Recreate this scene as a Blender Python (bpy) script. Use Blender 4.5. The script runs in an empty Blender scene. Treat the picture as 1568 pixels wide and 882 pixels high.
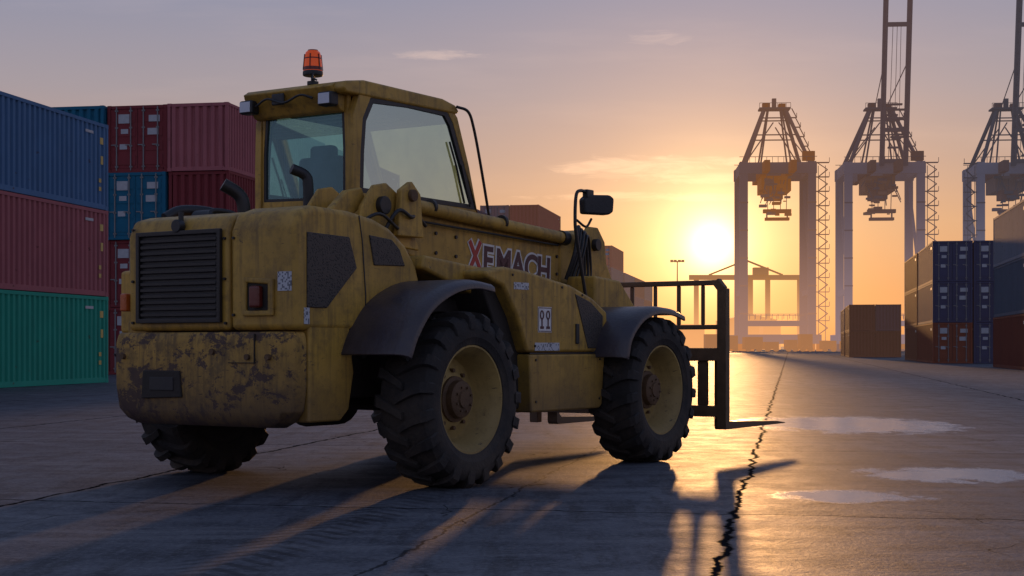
import bpy, bmesh, math, random
from mathutils import Vector, Matrix, Euler
random.seed(7)
S=bpy.context.scene
S.view_settings.view_transform='Standard'; S.view_settings.look='None'; S.view_settings.exposure=0
rad=math.radians
COL=S.collection
# ---------------------------------------------------------------- nodes helper
class NT:
    def __init__(s,nt): s.nt=nt; s.n=nt.nodes; s.l=nt.links
    def new(s,t,**k):
        n=s.n.new(t)
        for a,b in k.items(): setattr(n,a,b)
        return n
    def put(s,inp,v):
        if hasattr(v,'is_output'): s.l.new(v,inp)
        else:
            if isinstance(v,(tuple,list)) and len(v)==3 and inp.type=='RGBA': v=(*v,1)
            inp.default_value=v
    def math(s,op,a,b=None,c=None,clamp=False):
        n=s.new('ShaderNodeMath',operation=op,use_clamp=clamp)
        s.put(n.inputs[0],a)
        if b is not None: s.put(n.inputs[1],b)
        if c is not None: s.put(n.inputs[2],c)
        return n.outputs[0]
    def mix(s,f,a,b,mode='MIX'):
        n=s.new('ShaderNodeMix',data_type='RGBA',blend_type=mode)
        s.put(n.inputs[0],f); s.put(n.inputs[6],a); s.put(n.inputs[7],b)
        return n.outputs[2]
    def ramp(s,f,stops,interp='LINEAR'):
        n=s.new('ShaderNodeValToRGB'); r=n.color_ramp; r.interpolation=interp
        while len(r.elements)<len(stops): r.elements.new(0.5)
        for e,(p,c) in zip(r.elements,stops):
            e.position=p
            e.color=(c,c,c,1) if not isinstance(c,(tuple,list)) else (*c,1)
        s.put(n.inputs[0],f); return n.outputs[0]
    def noise(s,vec,scale,detail=4,rough=.55,dist=0):
        n=s.new('ShaderNodeTexNoise'); s.put(n.inputs['Vector'],vec)
        n.inputs['Scale'].default_value=scale; n.inputs['Detail'].default_value=detail
        n.inputs['Roughness'].default_value=rough; n.inputs['Distortion'].default_value=dist
        return n.outputs['Fac']
    def map(s,vec,scale=(1,1,1),loc=(0,0,0),rot=(0,0,0)):
        n=s.new('ShaderNodeMapping'); s.put(n.inputs[0],vec)
        n.inputs['Scale'].default_value=scale; n.inputs['Location'].default_value=loc; n.inputs['Rotation'].default_value=rot
        return n.outputs[0]
    def sstep(s,x,a,b):
        n=s.new('ShaderNodeMapRange',interpolation_type='SMOOTHSTEP')
        s.put(n.inputs[0],x); n.inputs[1].default_value=a; n.inputs[2].default_value=b
        return n.outputs[0]
    def bump(s,h,strength=.3,dist=.01):
        n=s.new('ShaderNodeBump'); s.put(n.inputs['Height'],h)
        s.put(n.inputs['Strength'],strength); n.inputs['Distance'].default_value=dist
        return n.outputs[0]
def newmat(name):
    m=bpy.data.materials.new(name); m.use_nodes=True
    try: m.cycles.emission_sampling='NONE'
    except Exception: pass
    nt=NT(m.node_tree); p=m.node_tree.nodes['Principled BSDF']
    return m,nt,p
def simple(name,col,rough=.6,metal=0,var=.25,scale=6,bump=.15,emis=None,es=0,zfade=False,dust=0):
    m,n,p=newmat(name)
    tc=n.new('ShaderNodeTexCoord').outputs['Object']
    f=n.noise(tc,scale,3)
    c=n.mix(f,tuple(x*(1-var) for x in col),tuple(min(1,x*(1+var)) for x in col))
    if dust: c=n.mix(n.math('MULTIPLY',n.sstep(n.noise(tc,2.4,6,.72),.40,.68),dust),c,(.10,.072,.048))
    n.put(p.inputs['Base Color'],c)
    n.put(p.inputs['Roughness'],n.math('MULTIPLY_ADD',f,.25,rough-.12))
    p.inputs['Metallic'].default_value=metal
    if bump: n.put(p.inputs['Normal'],n.bump(n.noise(tc,scale*8,2),bump,.01))
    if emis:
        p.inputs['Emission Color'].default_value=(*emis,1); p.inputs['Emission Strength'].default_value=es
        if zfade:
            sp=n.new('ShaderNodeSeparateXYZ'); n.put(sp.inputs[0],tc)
            n.put(p.inputs['Emission Strength'],n.math('MULTIPLY_ADD',n.sstep(sp.outputs[2],38,0),es*1.7,es*.75))  # emission rises towards the base to imitate denser low haze
    return m
# paint with dust, streaks, chips and rust
def paint(name,col,wear=.5,dirt=.5,rough=.5,chip=(.05,.035,.028),chs=5.5,mud=0):
    m,n,p=newmat(name)
    tc=n.new('ShaderNodeTexCoord').outputs['Object']
    big=n.noise(tc,1.7,2); mid=n.noise(tc,9,4,.7)
    c=n.mix(n.sstep(big,.3,.7),tuple(x*.80 for x in col),tuple(x*1.12 for x in col))
    st=n.noise(n.map(tc,(11,11,.8)),1.6,4,.65)
    c=n.mix(n.math('MULTIPLY',n.sstep(st,.46,.70),dirt*.85),c,(.095,.056,.024))
    gr=n.noise(tc,3.2,6,.74)
    c=n.mix(n.math('MULTIPLY',n.sstep(gr,.48,.66),dirt*.80),c,(.085,.056,.030))
    c=n.mix(n.math('MULTIPLY',n.sstep(mid,.50,.68),dirt*.5),c,(.12,.078,.036))
    sep=n.new('ShaderNodeSeparateXYZ'); n.put(sep.inputs[0],tc)
    low=n.math('MULTIPLY',n.sstep(n.math('ADD',sep.outputs[2],n.math('ADD',n.math('MULTIPLY',gr,1.1),n.math('MULTIPLY',st,.5))),1.95+mud,1.10+mud),dirt*1.25,clamp=True)
    c=n.mix(low,c,(.070,.044,.030))
    ch=n.noise(n.map(tc,(1,1,1.5)),chs,7,.80,.3)
    chm=n.sstep(ch,.70-.16*wear,.725-.155*wear)
    c=n.mix(n.math('MULTIPLY',chm,.9),c,chip)
    sc=n.noise(n.map(tc,(4,4,30),rot=(.35,.5,.2)),2.4,4,.65)
    scm=n.math('MULTIPLY',n.sstep(sc,.66,.69),min(1,wear*1.8),clamp=True)
    c=n.mix(scm,c,(.045,.028,.020))
    n.put(p.inputs['Base Color'],c)
    n.put(p.inputs['Roughness'],n.math('ADD',n.math('MULTIPLY',mid,.4),rough-.15))
    h=n.math('SUBTRACT',n.math('MULTIPLY',gr,.3),n.math('MULTIPLY',chm,.5))
    n.put(p.inputs['Normal'],n.bump(h,.35,.008))
    return m
YEL=(.50,.290,.045)
M={}
M['yellow']=paint('yellow_paint',YEL,.38,.55)
M['yellow_worn']=paint('yellow_paint_worn',(.52,.30,.055),1.08,.90,.62,(.055,.030,.028),3.8,.02)
M['yellow_rim']=paint('yellow_rim',(.42,.29,.09),.5,.35,.6,(.10,.05,.02),5.5,-.9)
M['black']=simple('black_plastic',(.018,.018,.02),.5)
M['black_metal']=simple('black_metal',(.03,.027,.026),.45,.3)
M['fender']=simple('fender_plastic',(.050,.040,.047),.36,0,.5,4,.3,dust=.35)
M['chassis']=simple('dirty_chassis',(.026,.020,.016),.75,0,.5,5,.3)
M['rust']=simple('rusty_steel',(.12,.068,.034),.7,.2,.5,9,.4)
M['forks']=simple('fork_steel',(.12,.07,.035),.6,.1,.5,9,.4)
M['rubber']=simple('tyre_rubber',(.022,.019,.018),.82,0,.65,5,.5,dust=.38)
M['white']=simple('white_vinyl',(.72,.70,.68),.5,0,.2,14)
M['ink']=simple('dark_vinyl',(.075,.016,.022),.5)
M['red']=simple('red_vinyl',(.42,.03,.02),.5)
M['chrome']=simple('hydraulic_rod',(.5,.45,.4),.25,.9,.2)
M['lamp_red']=simple('tail_lens',(.13,.02,.012),.3,0,.3)
M['lamp_orange']=simple('marker_lens',(.5,.10,.015),.3,0,.3)
M['seat']=simple('seat_fabric',(.03,.035,.04),.85)
M['lamp_lens']=simple('work_light_lens',(.55,.58,.65),.2,0,.15)
M['amber']=simple('amber_beacon',(.50,.045,.003),.2,0,.3,20,.15,emis=(1,.13,.01),es=.22)
M['amber_dark']=simple('amber_beacon_core',(.14,.010,.004),.3,0,.3)
def vent_mat(name,freq):
    m,n,p=newmat(name)
    tc=n.new('ShaderNodeTexCoord').outputs['Object']
    v=n.new('ShaderNodeTexVoronoi'); n.put(v.inputs['Vector'],tc); v.inputs['Scale'].default_value=freq
    f=n.sstep(v.outputs['Distance'],.2,.5)
    n.put(p.inputs['Base Color'],n.mix(f,(.008,.008,.008),(.06,.046,.038)))
    p.inputs['Roughness'].default_value=.6
    n.put(p.inputs['Normal'],n.bump(f,.5,.004)); return m
M['mesh']=vent_mat('perforated_vent',60)
def qr_mat():
    m,n,p=newmat('label_print')
    tc=n.new('ShaderNodeTexCoord').outputs['Object']
    sn=n.new('ShaderNodeVectorMath',operation='SNAP'); n.put(sn.inputs[0],tc); sn.inputs[1].default_value=(.013,.013,.013)
    w=n.new('ShaderNodeTexWhiteNoise'); n.put(w.inputs[0],sn.outputs[0])
    n.put(p.inputs['Base Color'],n.mix(n.sstep(w.outputs[0],.70,.74),(.50,.51,.54),(.14,.15,.18)))
    return m
M['qr']=qr_mat()
def glass_mat(name,tint,refl=1.0,haze=.05,gcol=(.75,.95,1),dcol=(.20,.24,.23)):
    m,n,p=newmat(name)
    n.n.remove(p)
    out=n.n['Material Output']
    tr=n.new('ShaderNodeBsdfTransparent'); tr.inputs[0].default_value=(*tint,1)
    gl=n.new('ShaderNodeBsdfGlossy'); gl.inputs['Roughness'].default_value=.04; gl.inputs[0].default_value=(*gcol,1)
    df=n.new('ShaderNodeBsdfDiffuse'); df.inputs[0].default_value=(*dcol,1)
    tc=n.new('ShaderNodeTexCoord').outputs['Object']
    ds=n.noise(n.map(tc,(1,1,.6)),4,5,.7)
    mx0=n.new('ShaderNodeMixShader'); n.put(mx0.inputs[0],n.math('MULTIPLY_ADD',n.sstep(ds,.35,.75),.20,haze)); n.l.new(tr.outputs[0],mx0.inputs[1]); n.l.new(df.outputs[0],mx0.inputs[2])
    fr=n.new('ShaderNodeFresnel'); fr.inputs[0].default_value=1.5
    mx=n.new('ShaderNodeMixShader'); n.put(mx.inputs[0],n.math('MULTIPLY_ADD',fr.outputs[0],refl,.01,clamp=True)); n.l.new(mx0.outputs[0],mx.inputs[1]); n.l.new(gl.outputs[0],mx.inputs[2])
    n.l.new(mx.outputs[0],out.inputs[0]); return m
M['glass']=glass_mat('cab_glass',(.60,.74,.58),.6,.05,(.6,.75,.7))
M['glass_rear']=glass_mat('cab_rear_glass',(.46,.80,.90),2.2,.10,(.50,.88,1),(.14,.28,.34))
# ---------------------------------------------------------------- mesh helpers
def finish(bm,name,mat,parent=None,bevel=0,seg=3,angle=38,recalc=True):
    if recalc: bmesh.ops.recalc_face_normals(bm,faces=bm.faces[:])
    if bevel>0:
        es=[e for e in bm.edges if len(e.link_faces)==2 and e.calc_face_angle(0)>rad(30)]
        bmesh.ops.bevel(bm,geom=es,offset=bevel,segments=seg,profile=.5,affect='EDGES',clamp_overlap=True)
    me=bpy.data.meshes.new(name); bm.to_mesh(me); bm.free()
    for m in (mat if isinstance(mat,(list,tuple)) else [mat]): me.materials.append(m)
    for p in me.polygons: p.use_smooth=True
    me.set_sharp_from_angle(angle=rad(angle))
    ob=bpy.data.objects.new(name,me); COL.objects.link(ob)
    if parent: ob.parent=parent
    if bevel>0:
        w=ob.modifiers.new('wn','WEIGHTED_NORMAL'); w.keep_sharp=True
    return ob
def add_box(bm,x0,x1,y0,y1,z0,z1,mi=0,M4=None):
    vs=[bm.verts.new((x,y,z)) for z in (z0,z1) for y in (y0,y1) for x in (x0,x1)]
    if M4:
        for v in vs: v.co=M4@v.co
    fs=[(0,2,3,1),(4,5,7,6),(0,1,5,4),(2,6,7,3),(0,4,6,2),(1,3,7,5)]
    for f in fs:
        F=bm.faces.new([vs[i] for i in f]); F.material_index=mi
    return vs
def box(name,x0,x1,y0,y1,z0,z1,mat,parent=None,bevel=.01,seg=3):
    bm=bmesh.new(); add_box(bm,x0,x1,y0,y1,z0,z1); return finish(bm,name,mat,parent,bevel,seg)
def add_beam(bm,p,q,w,h=None,mi=0):
    h=h or w; p=Vector(p);q=Vector(q);d=q-p;L=d.length
    if L<1e-6: return
    R=d.to_track_quat('X','Z').to_matrix().to_4x4()
    add_box(bm,0,L,-w/2,w/2,-h/2,h/2,mi,Matrix.Translation(p)@R)
def add_prism(bm,prof,y0,y1,mi=0,axis='y'):
    def P(a,b,z):
        return (a,b,z) if axis=='y' else ((b,a,z) if axis=='x' else (a,z,b))
    A=[bm.verts.new(P(a,y0,z)) for a,z in prof]; B=[bm.verts.new(P(a,y1,z)) for a,z in prof]
    n=len(prof)
    fs=[bm.faces.new(A),bm.faces.new(B[::-1])]
    for i in range(n): fs.append(bm.faces.new((A[i],B[i],B[(i+1)%n],A[(i+1)%n])))
    for f in fs: f.material_index=mi
def prism(name,prof,y0,y1,mat,parent=None,bevel=.01,axis='y',seg=3):
    bm=bmesh.new(); add_prism(bm,prof,y0,y1,0,axis); return finish(bm,name,mat,parent,bevel,seg)
def frame_plate(name,outer,inner,y0,y1,mat,parent,axis='y',bevel=.006):
    bm=bmesh.new()
    def P(a,b,z): return (a,b,z) if axis=='y' else (b,a,z)
    n=len(outer)
    o0=[bm.verts.new(P(a,y0,z)) for a,z in outer];o1=[bm.verts.new(P(a,y1,z)) for a,z in outer]
    i0=[bm.verts.new(P(a,y0,z)) for a,z in inner];i1=[bm.verts.new(P(a,y1,z)) for a,z in inner]
    for k in range(n):
        j=(k+1)%n
        bm.faces.new((o0[k],o0[j],i0[j],i0[k])); bm.faces.new((o1[k],i1[k],i1[j],o1[j]))
        bm.faces.new((o0[k],o1[k],o1[j],o0[j])); bm.faces.new((i0[k],i0[j],i1[j],i1[k]))
    return finish(bm,name,mat,parent,bevel,2)
def add_cyl(bm,c,axis,r,d,seg=24,r2=None,mi=0):
    R=Vector(axis).normalized().to_track_quat('Z','Y').to_matrix().to_4x4()
    g=bmesh.ops.create_cone(bm,cap_ends=True,segments=seg,radius1=r,radius2=r if r2 is None else r2,depth=d,matrix=Matrix.Translation(c)@R)
    for v in g['verts']:
        for f in v.link_faces: f.material_index=mi
def cyl(name,c,axis,r,d,mat,parent=None,seg=24,r2=None,bevel=0):
    bm=bmesh.new(); add_cyl(bm,c,axis,r,d,seg,r2); return finish(bm,name,mat,parent,bevel,2)
def catmull(pts,k=6):
    P=[Vector(p) for p in pts]; P=[P[0]*2-P[1]]+P+[P[-1]*2-P[-2]]; out=[]
    for i in range(1,len(P)-2):
        for s in range(k):
            t=s/k; a,b,c,d=P[i-1],P[i],P[i+1],P[i+2]
            out.append(.5*((2*b)+(c-a)*t+(2*a-5*b+4*c-d)*t*t+(3*b-a-3*c+d)*t**3))
    out.append(P[-2]); return out
def tube(name,pts,r,mat,parent=None,smooth=True):
    if smooth: pts=catmull(pts)
    cu=bpy.data.curves.new(name,'CURVE'); cu.dimensions='3D'; cu.bevel_depth=r; cu.bevel_resolution=4; cu.use_fill_caps=True
    sp=cu.splines.new('POLY'); sp.points.add(len(pts)-1)
    for p,v in zip(sp.points,pts): p.co=(*v,1)
    tmp=bpy.data.objects.new('tmp',cu); me=bpy.data.meshes.new_from_object(tmp); me.name=name
    bpy.data.objects.remove(tmp); me.materials.clear(); me.materials.append(mat)
    for p in me.polygons: p.use_smooth=True
    me.set_sharp_from_angle(angle=rad(50))
    ob=bpy.data.objects.new(name,me); COL.objects.link(ob)
    if parent: ob.parent=parent
    return ob
def lathe(bm,prof,seg=64,mi=0):
    rings=[]
    for (y,r) in prof:
        rings.append([bm.verts.new((r*math.cos(2*math.pi*i/seg),y,r*math.sin(2*math.pi*i/seg))) for i in range(seg)])
    for a,b in zip(rings[:-1],rings[1:]):
        for i in range(seg):
            j=(i+1)%seg; F=bm.faces.new((a[i],a[j],b[j],b[i])); F.material_index=mi
    return rings
# ================================================================ TELEHANDLER
H=bpy.data.objects.new('telescopic_handler_forklift',None); COL.objects.link(H)
H.location=(-1.577,12.69,0); H.rotation_euler=(0,0,rad(56.8))
TR=.69
def wheel(name,a,b,side,steer=0):
    e=bpy.data.objects.new(name,None); COL.objects.link(e); e.parent=H
    e.location=(a,b,TR-.005); e.rotation_euler=(0,random.uniform(0,1),(0 if side>0 else math.pi)+steer)
    bm=bmesh.new()
    w=.23
    prof=[(w-.06,.405),(w-.015,.43),(w+.0,.48),(w+.004,.485),(w+.004,.495),(w+.012,.54),(w+.0,.595),(w-.03,.632),(w-.09,.648),(0,.655)]
    prof=[(y,r) for y,r in prof]+[(-y,r) for y,r in prof[:-1][::-1]]
    lathe(bm,prof,72)
    N=19
    for s in (1,-1):
        for i in range(N):
            th0=2*math.pi*(i+(0 if s>0 else .5))/N
            wr=random.uniform(-.006,.003)
            secs=[]
            for (y,rt,rb,off,hw) in [(-.03,.688,.63,0,.040),(.06,.693,.63,.07,.045),(.14,.693,.62,.125,.052),(.20,.685,.60,.155,.062),(.238,.655,.575,.165,.068),(.25,.60,.55,.165,.055)]:
                th=th0+off; 
                p=[]
                for rr,k in ((rb,-1.25),(rt+wr,-1),(rt+wr,1),(rb,1.25)):
                    tt=th+hw*k*.95; p.append(bm.verts.new((rr*math.cos(tt),s*y,rr*math.sin(tt))))
                secs.append(p)
            for A,B in zip(secs[:-1],secs[1:]):
                for k in range(3): bm.faces.new((A[k],A[k+1],B[k+1],B[k]))
            bm.faces.new(secs[0]); bm.faces.new(secs[-1])
    t=finish(bm,name+'_tyre',M['rubber'],e,0,angle=30)
    bm=bmesh.new()
    rp=[(-.2,.42),(-.2,.38),(.02,.36),(.13,.375),(.17,.40),(.195,.425),(.205,.425),(.205,.41),(.165,.385),(.12,.355),(.0,.335),(-.02,.32),(-.01,.25),(.03,.19),(.03,.175)]
    lathe(bm,rp,48)
    finish(bm,name+'_rim',M['yellow_rim'],e,0,angle=35)
    bm=bmesh.new(); lathe(bm,[(-.205,.43),(-.205,.378),(-.17,.30),(-.12,.22),(-.12,.01)],32)
    finish(bm,name+'_brake_cover',M['chassis'],e,0)
    bm=bmesh.new()
    lathe(bm,[(-.05,.19),(.05,.18),(.06,.15),(.11,.145),(.125,.12),(.125,.07),(.14,.065),(.14,.001)],32)
    for k in range(10):
        t=2*math.pi*k/10; add_cyl(bm,(.225*math.cos(t),.012,.225*math.sin(t)),(0,1,0),.017,.05,6)
    for k in range(8):
        t=2*math.pi*k/8; add_cyl(bm,(.098*math.cos(t),.13,.098*math.sin(t)),(0,1,0),.010,.02,6)
    finish(bm,name+'_hub',M['rust'],e,0,angle=35)
wheel('rear_right_wheel',0,-1.31,-1); wheel('front_right_wheel',3.17,-1.31,-1)
wheel('rear_left_wheel',0,1.31,1); wheel('front_left_wheel',3.17,1.31,1)
for nm,a in (('rear_axle',0),('front_axle',3.17)):
    bm=bmesh.new(); add_cyl(bm,(a,0,TR),(0,1,0),.11,2.3,20); add_cyl(bm,(a,0,TR),(1,0,0),.25,.4,20)
    for s in (1,-1): add_cyl(bm,(a,s*1.05,TR),(0,1,0),.2,.2,20)
    finish(bm,nm,M['chassis'],H,0)
prism('chassis_frame',[(-1.25,.62),(4.1,.55),(4.25,.75),(4.1,1.5),(3.4,1.7),(-1.25,1.6)],-.62,.62,M['chassis'],H,.03)
# counterweight
bm=bmesh.new()
cwp=[(-1.27,.93),(-1.38,.93),(-1.455,.86),(-1.475,.72),(-1.485,.3),(-1.485,-.3),(-1.475,-.74),(-1.455,-.87),(-1.40,-.935),(-1.27,-.935)]
lv=[(.50,.80,.09),(.545,.9,.04),(.62,.97,.01),(.8,1.0,0),(1.12,1.0,0),(1.19,.985,.012),(1.205,.97,.03)]
rings=[]
for z,sb,ins in lv:
    rings.append([bm.verts.new((min(a+ins,-1.26) if a<-1.3 else a,b*sb if abs(b)>.5 else b,z)) for a,b in cwp])
for A,B in zip(rings[:-1],rings[1:]):
    for k in range(len(A)): j=(k+1)%len(A); bm.faces.new((A[k],A[j],B[j],B[k]))
bm.faces.new(rings[0]); bm.faces.new(rings[-1])
finish(bm,'counterweight',M['yellow_worn'],H,.012,2,angle=30)
prism('number_plate_recess',[(.11,.715),(.13,.915),(.52,.915),(.54,.70)],-1.500,-1.47,M['chassis'],H,.008,'x')
box('number_plate',-1.507,-1.49,.19,.44,.765,.865,M['black'],H,.004)
bm=bmesh.new()
for b in (-.75,-.55): add_cyl(bm,(-1.487,b,1.02),(1,0,0),.022,.03,12)
add_cyl(bm,(-1.487,.75,1.02),(1,0,0),.022,.03,12); add_cyl(bm,(-1.487,-.2,1.06),(1,0,0),.022,.03,12)
finish(bm,'counterweight_bolts',M['rust'],H)
bm=bmesh.new(); add_box(bm,-1.489,-1.47,-.62,-.614,.98,1.19); add_box(bm,-1.489,-1.47,-.62,-.36,.975,.981)
finish(bm,'counterweight_seams',M['chassis'],H)
prism('rear_side_panel',[(-1.262,.54),(-.9,.54),(-.80,.62),(-.74,.9),(-.8,1.3),(-1.262,1.3)],-.945,-.55,M['yellow'],H,.02)
prism('rear_side_panel_left',[(-1.262,.54),(-.9,.54),(-.80,.62),(-.74,.9),(-.8,1.3),(-1.262,1.3)],.55,.945,M['yellow'],H,.02)
podprof=[(-1.42,1.215),(-1.425,1.95),(-1.37,2.08),(-1.22,2.13),(-.8,2.12),(-.5,2.08),(-.3,2.02),(-.1,1.90),(.04,1.74),(.13,1.5),(.13,1.25),(-.6,1.25),(-.72,1.215)]
prism('engine_cover',podprof,-.955,-.315,M['yellow'],H,.05,seg=4)
prism('rear_hood',[(-1.42,1.215),(-1.425,1.95),(-1.37,2.07),(-1.22,2.11),(-.5,2.12),(.3,2.1),(.35,1.3),(-.72,1.215)],-.305,.765,M['yellow'],H,.04,seg=4)
prism('left_step_body',[(-1.2,1.2),(-1.2,1.7),(-.4,1.8),(2.4,1.6),(2.5,.6),(.9,.55),(.8,1.2)],.76,1.1,M['yellow'],H,.03)
def strip(name,pts,y,mat,w=.006,parent=H):
    bm=bmesh.new()
    for p,q in zip(pts[:-1],pts[1:]): add_beam(bm,(p[0],y,p[1]),(q[0],y,q[1]),.006,w)
    return finish(bm,name,mat,parent,0)
strip('cover_seam',[(-.70,2.09),(-.66,1.9),(-.62,1.5),(-.62,1.27)],-.957,M['black'],.009)
box('radiator_grille',-1.432,-1.40,-.225,.615,1.30,1.95,M['black'],H,.01)
bm=bmesh.new()
for i in range(13):
    z=1.325+i*.047
    add_box(bm,-1.455,-1.43,-.205,.595,z,z+.028)
finish(bm,'grille_slats',M['black_metal'],H,.004,1)
frame_plate('grille_frame',[(-.25,1.275),(-.25,1.975),(.64,1.975),(.64,1.275)],[(-.215,1.31),(-.215,1.94),(.605,1.94),(.605,1.31)],-1.462,-1.43,M['black_metal'],H,'x',.006)
cyl('hood_latch',(-1.44,.20,2.01),(1,0,0),.05,.06,M['black'],H,20,bevel=.008)
cyl('hood_latch_stem',(-1.41,.20,2.08),(0,0,1),.02,.08,M['black'],H)
frame_plate('tail_light_recess',[(-.76,1.32),(-.76,1.59),(-.46,1.61),(-.46,1.32)],[(-.71,1.36),(-.71,1.55),(-.5,1.565),(-.5,1.36)],-1.450,-1.42,M['yellow'],H,'x',.012)
box('tail_light_back',-1.43,-1.42,-.72,-.49,1.35,1.57,M['chassis'],H,0)
box('tail_light',-1.485,-1.425,-.655,-.555,1.38,1.54,M['lamp_red'],H,.018)
box('tail_light_left',-1.45,-1.38,.76,.83,1.37,1.51,M['lamp_orange'],H,.015)
bm=bmesh.new()
for (b,z) in ((.70,2.0),(.70,1.6),(-.28,1.27),(-.36,1.9),(-.36,1.33),(.7,1.28),(-.27,1.9),(-.27,1.6)):
    add_cyl(bm,(-1.43,b,z),(1,0,0),.011,.02,8)
finish(bm,'hood_bolts',M['black_metal'],H)
box('label_rear',-1.4275,-1.42,-.92,-.79,1.50,1.64,M['qr'],H,0)
box('label_small',-1.33,-1.27,-.9585,-.95,1.26,1.38,M['qr'],H,0)
prism('side_vent_large',[(-1.30,1.93),(-.82,1.92),(-.73,1.69),(-1.08,1.38),(-1.30,1.38)],-.966,-.94,M['mesh'],H,.008)
prism('side_vent_small',[(-.58,1.95),(-.30,1.93),(-.20,1.86),(-.13,1.73),(-.52,1.72)],-.966,-.94,M['mesh'],H,.008)
box('wheel_housing',-.80,.95,-.80,-.5,.7,1.5,M['chassis'],H,.02)
prism('side_shelf',[(.08,1.83),(.9,1.765),(2.0,1.66),(2.6,1.5),(2.6,1.3),(.9,1.5),(.05,1.72)],-1.0,-.35,M['yellow'],H,.03)
prism('mid_cover_core',[(.95,.56),(2.52,.56),(2.58,1.2),(2.5,1.45),(.7,1.62),(.95,1.2)],-1.12,-.5,M['chassis'],H,.02)
prism('side_cover_upper',[(1.24,1.045),(1.08,1.35),(.87,1.60),(.62,1.66),(.60,1.72),(.9,1.765),(1.2,1.745),(1.96,1.645),(2.35,1.54),(2.61,1.42),(2.62,1.3),(2.55,1.045)],-1.235,-.95,M['yellow'],H,.035,seg=4)
prism('side_tank_lower',[(1.28,.53),(1.25,1.03),(2.55,1.03),(2.5,.56),(2.45,.53)],-1.245,-.9,M['yellow'],H,.02)
prism('side_cover_vent',[(2.02,1.57),(2.30,1.50),(2.52,1.38),(2.50,1.08),(2.25,1.08)],-1.243,-1.2,M['mesh'],H,.008)
box('cover_latch',2.03,2.08,-1.25,-1.23,1.12,1.3,M['black'],H,.006)
box('label_code',1.40,1.62,-1.2385,-1.23,1.22,1.44,M['white'],H,0)
bm=bmesh.new()
for cx in (1.46,1.56):
    for k in range(10):
        t0=k/10*2*math.pi; t1=(k+1)/10*2*math.pi
        add_beam(bm,(cx+.026*math.cos(t0),-1.2405,1.37+.035*math.sin(t0)),(cx+.026*math.cos(t1),-1.2405,1.37+.035*math.sin(t1)),.004,.014)
    add_box(bm,cx-.028,cx+.028,-1.2425,-1.2385,1.25,1.272)
    add_box(bm,cx-.008,cx+.008,-1.2425,-1.2385,1.272,1.335)
for (u0,u1,v0,v1) in ((1.405,1.615,1.428,1.434),(1.405,1.615,1.226,1.232),(1.405,1.411,1.232,1.428),(1.609,1.615,1.232,1.428)):
    add_box(bm,u0,u1,-1.2405,-1.2384,v0,v1)
finish(bm,'label_code_print',M['ink'],H)
box('label_strip',1.35,1.75,-1.2385,-1.23,1.06,1.13,M['qr'],H,0)
box('label_scuffed',1.02,1.25,-1.2385,-1.23,1.58,1.64,M['qr'],H,0)
strip('tank_seam',[(1.26,1.038),(2.54,1.038)],-1.2385,M['black'],.012)
bm=bmesh.new()
for a,z in ((1.35,.98),(2.45,.98),(2.44,.62),(1.35,.62),(1.35,1.1),(2.15,1.56),(1.0,1.7),(1.8,1.62)): add_cyl(bm,(a,-1.247 if z<1.03 else -1.238,z),(0,1,0),.011,.012,8)
finish(bm,'side_cover_bolts',M['black_metal'],H)
def fender(name,off,prof,mat,y0=-1.56,y1=-.93):
    bm=bmesh.new(); P=catmull([(p[0]+off,0,p[1]) for p in prof],5)
    cols=[(y1,-.0),(y1-.1,.0),(y0+.12,.0),(y0+.045,-.012),(y0+.01,-.035),(y0,-.075)]
    if y0>0: cols=[(y0,0),(y0+.1,0),(y1-.12,0),(y1-.045,-.012),(y1-.01,-.035),(y1,-.075)]
    rows=[]
    n=len(P)
    for i,p in enumerate(P):
        t=(P[min(i+1,n-1)]-P[max(i-1,0)]).normalized(); nr=Vector((-t.z,0,t.x))
        rows.append([bm.verts.new((p.x+nr.x*d,y,p.z+nr.z*d)) for y,d in cols])
    for A,B in zip(rows[:-1],rows[1:]):
        for k in range(len(cols)-1): bm.faces.new((A[k],A[k+1],B[k+1],B[k]))
    bmesh.ops.recalc_face_normals(bm,faces=bm.faces[:])
    ob=finish(bm,name,mat,H,0,angle=60)
    s=ob.modifiers.new('s','SOLIDIFY'); s.thickness=.022; s.offset=-1
    b=ob.modifiers.new('b','BEVEL'); b.width=.006; b.segments=2
    return ob
fr=[(-.90,1.04),(-.80,1.22),(-.60,1.43),(-.30,1.57),(.0,1.62),(.27,1.60)]
ff=[(-.80,1.0),(-.72,1.2),(-.5,1.38),(-.2,1.47),(.15,1.47),(.42,1.42)]
fender('rear_right_fender',0,fr,M['fender'])
fender('front_right_fender',3.17,ff,M['fender'])
fender('rear_left_fender',0,fr,M['fender'],1.0,1.55)
fender('front_left_fender',3.17,ff,M['fender'],1.0,1.55)
prism('fender_bracket',[(-.78,1.1),(-.5,1.38),(-.1,1.52),(.25,1.54),(.25,1.45),(-.3,1.3),(-.65,1.0)],-.97,-.90,M['chassis'],H,.01)
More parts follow.
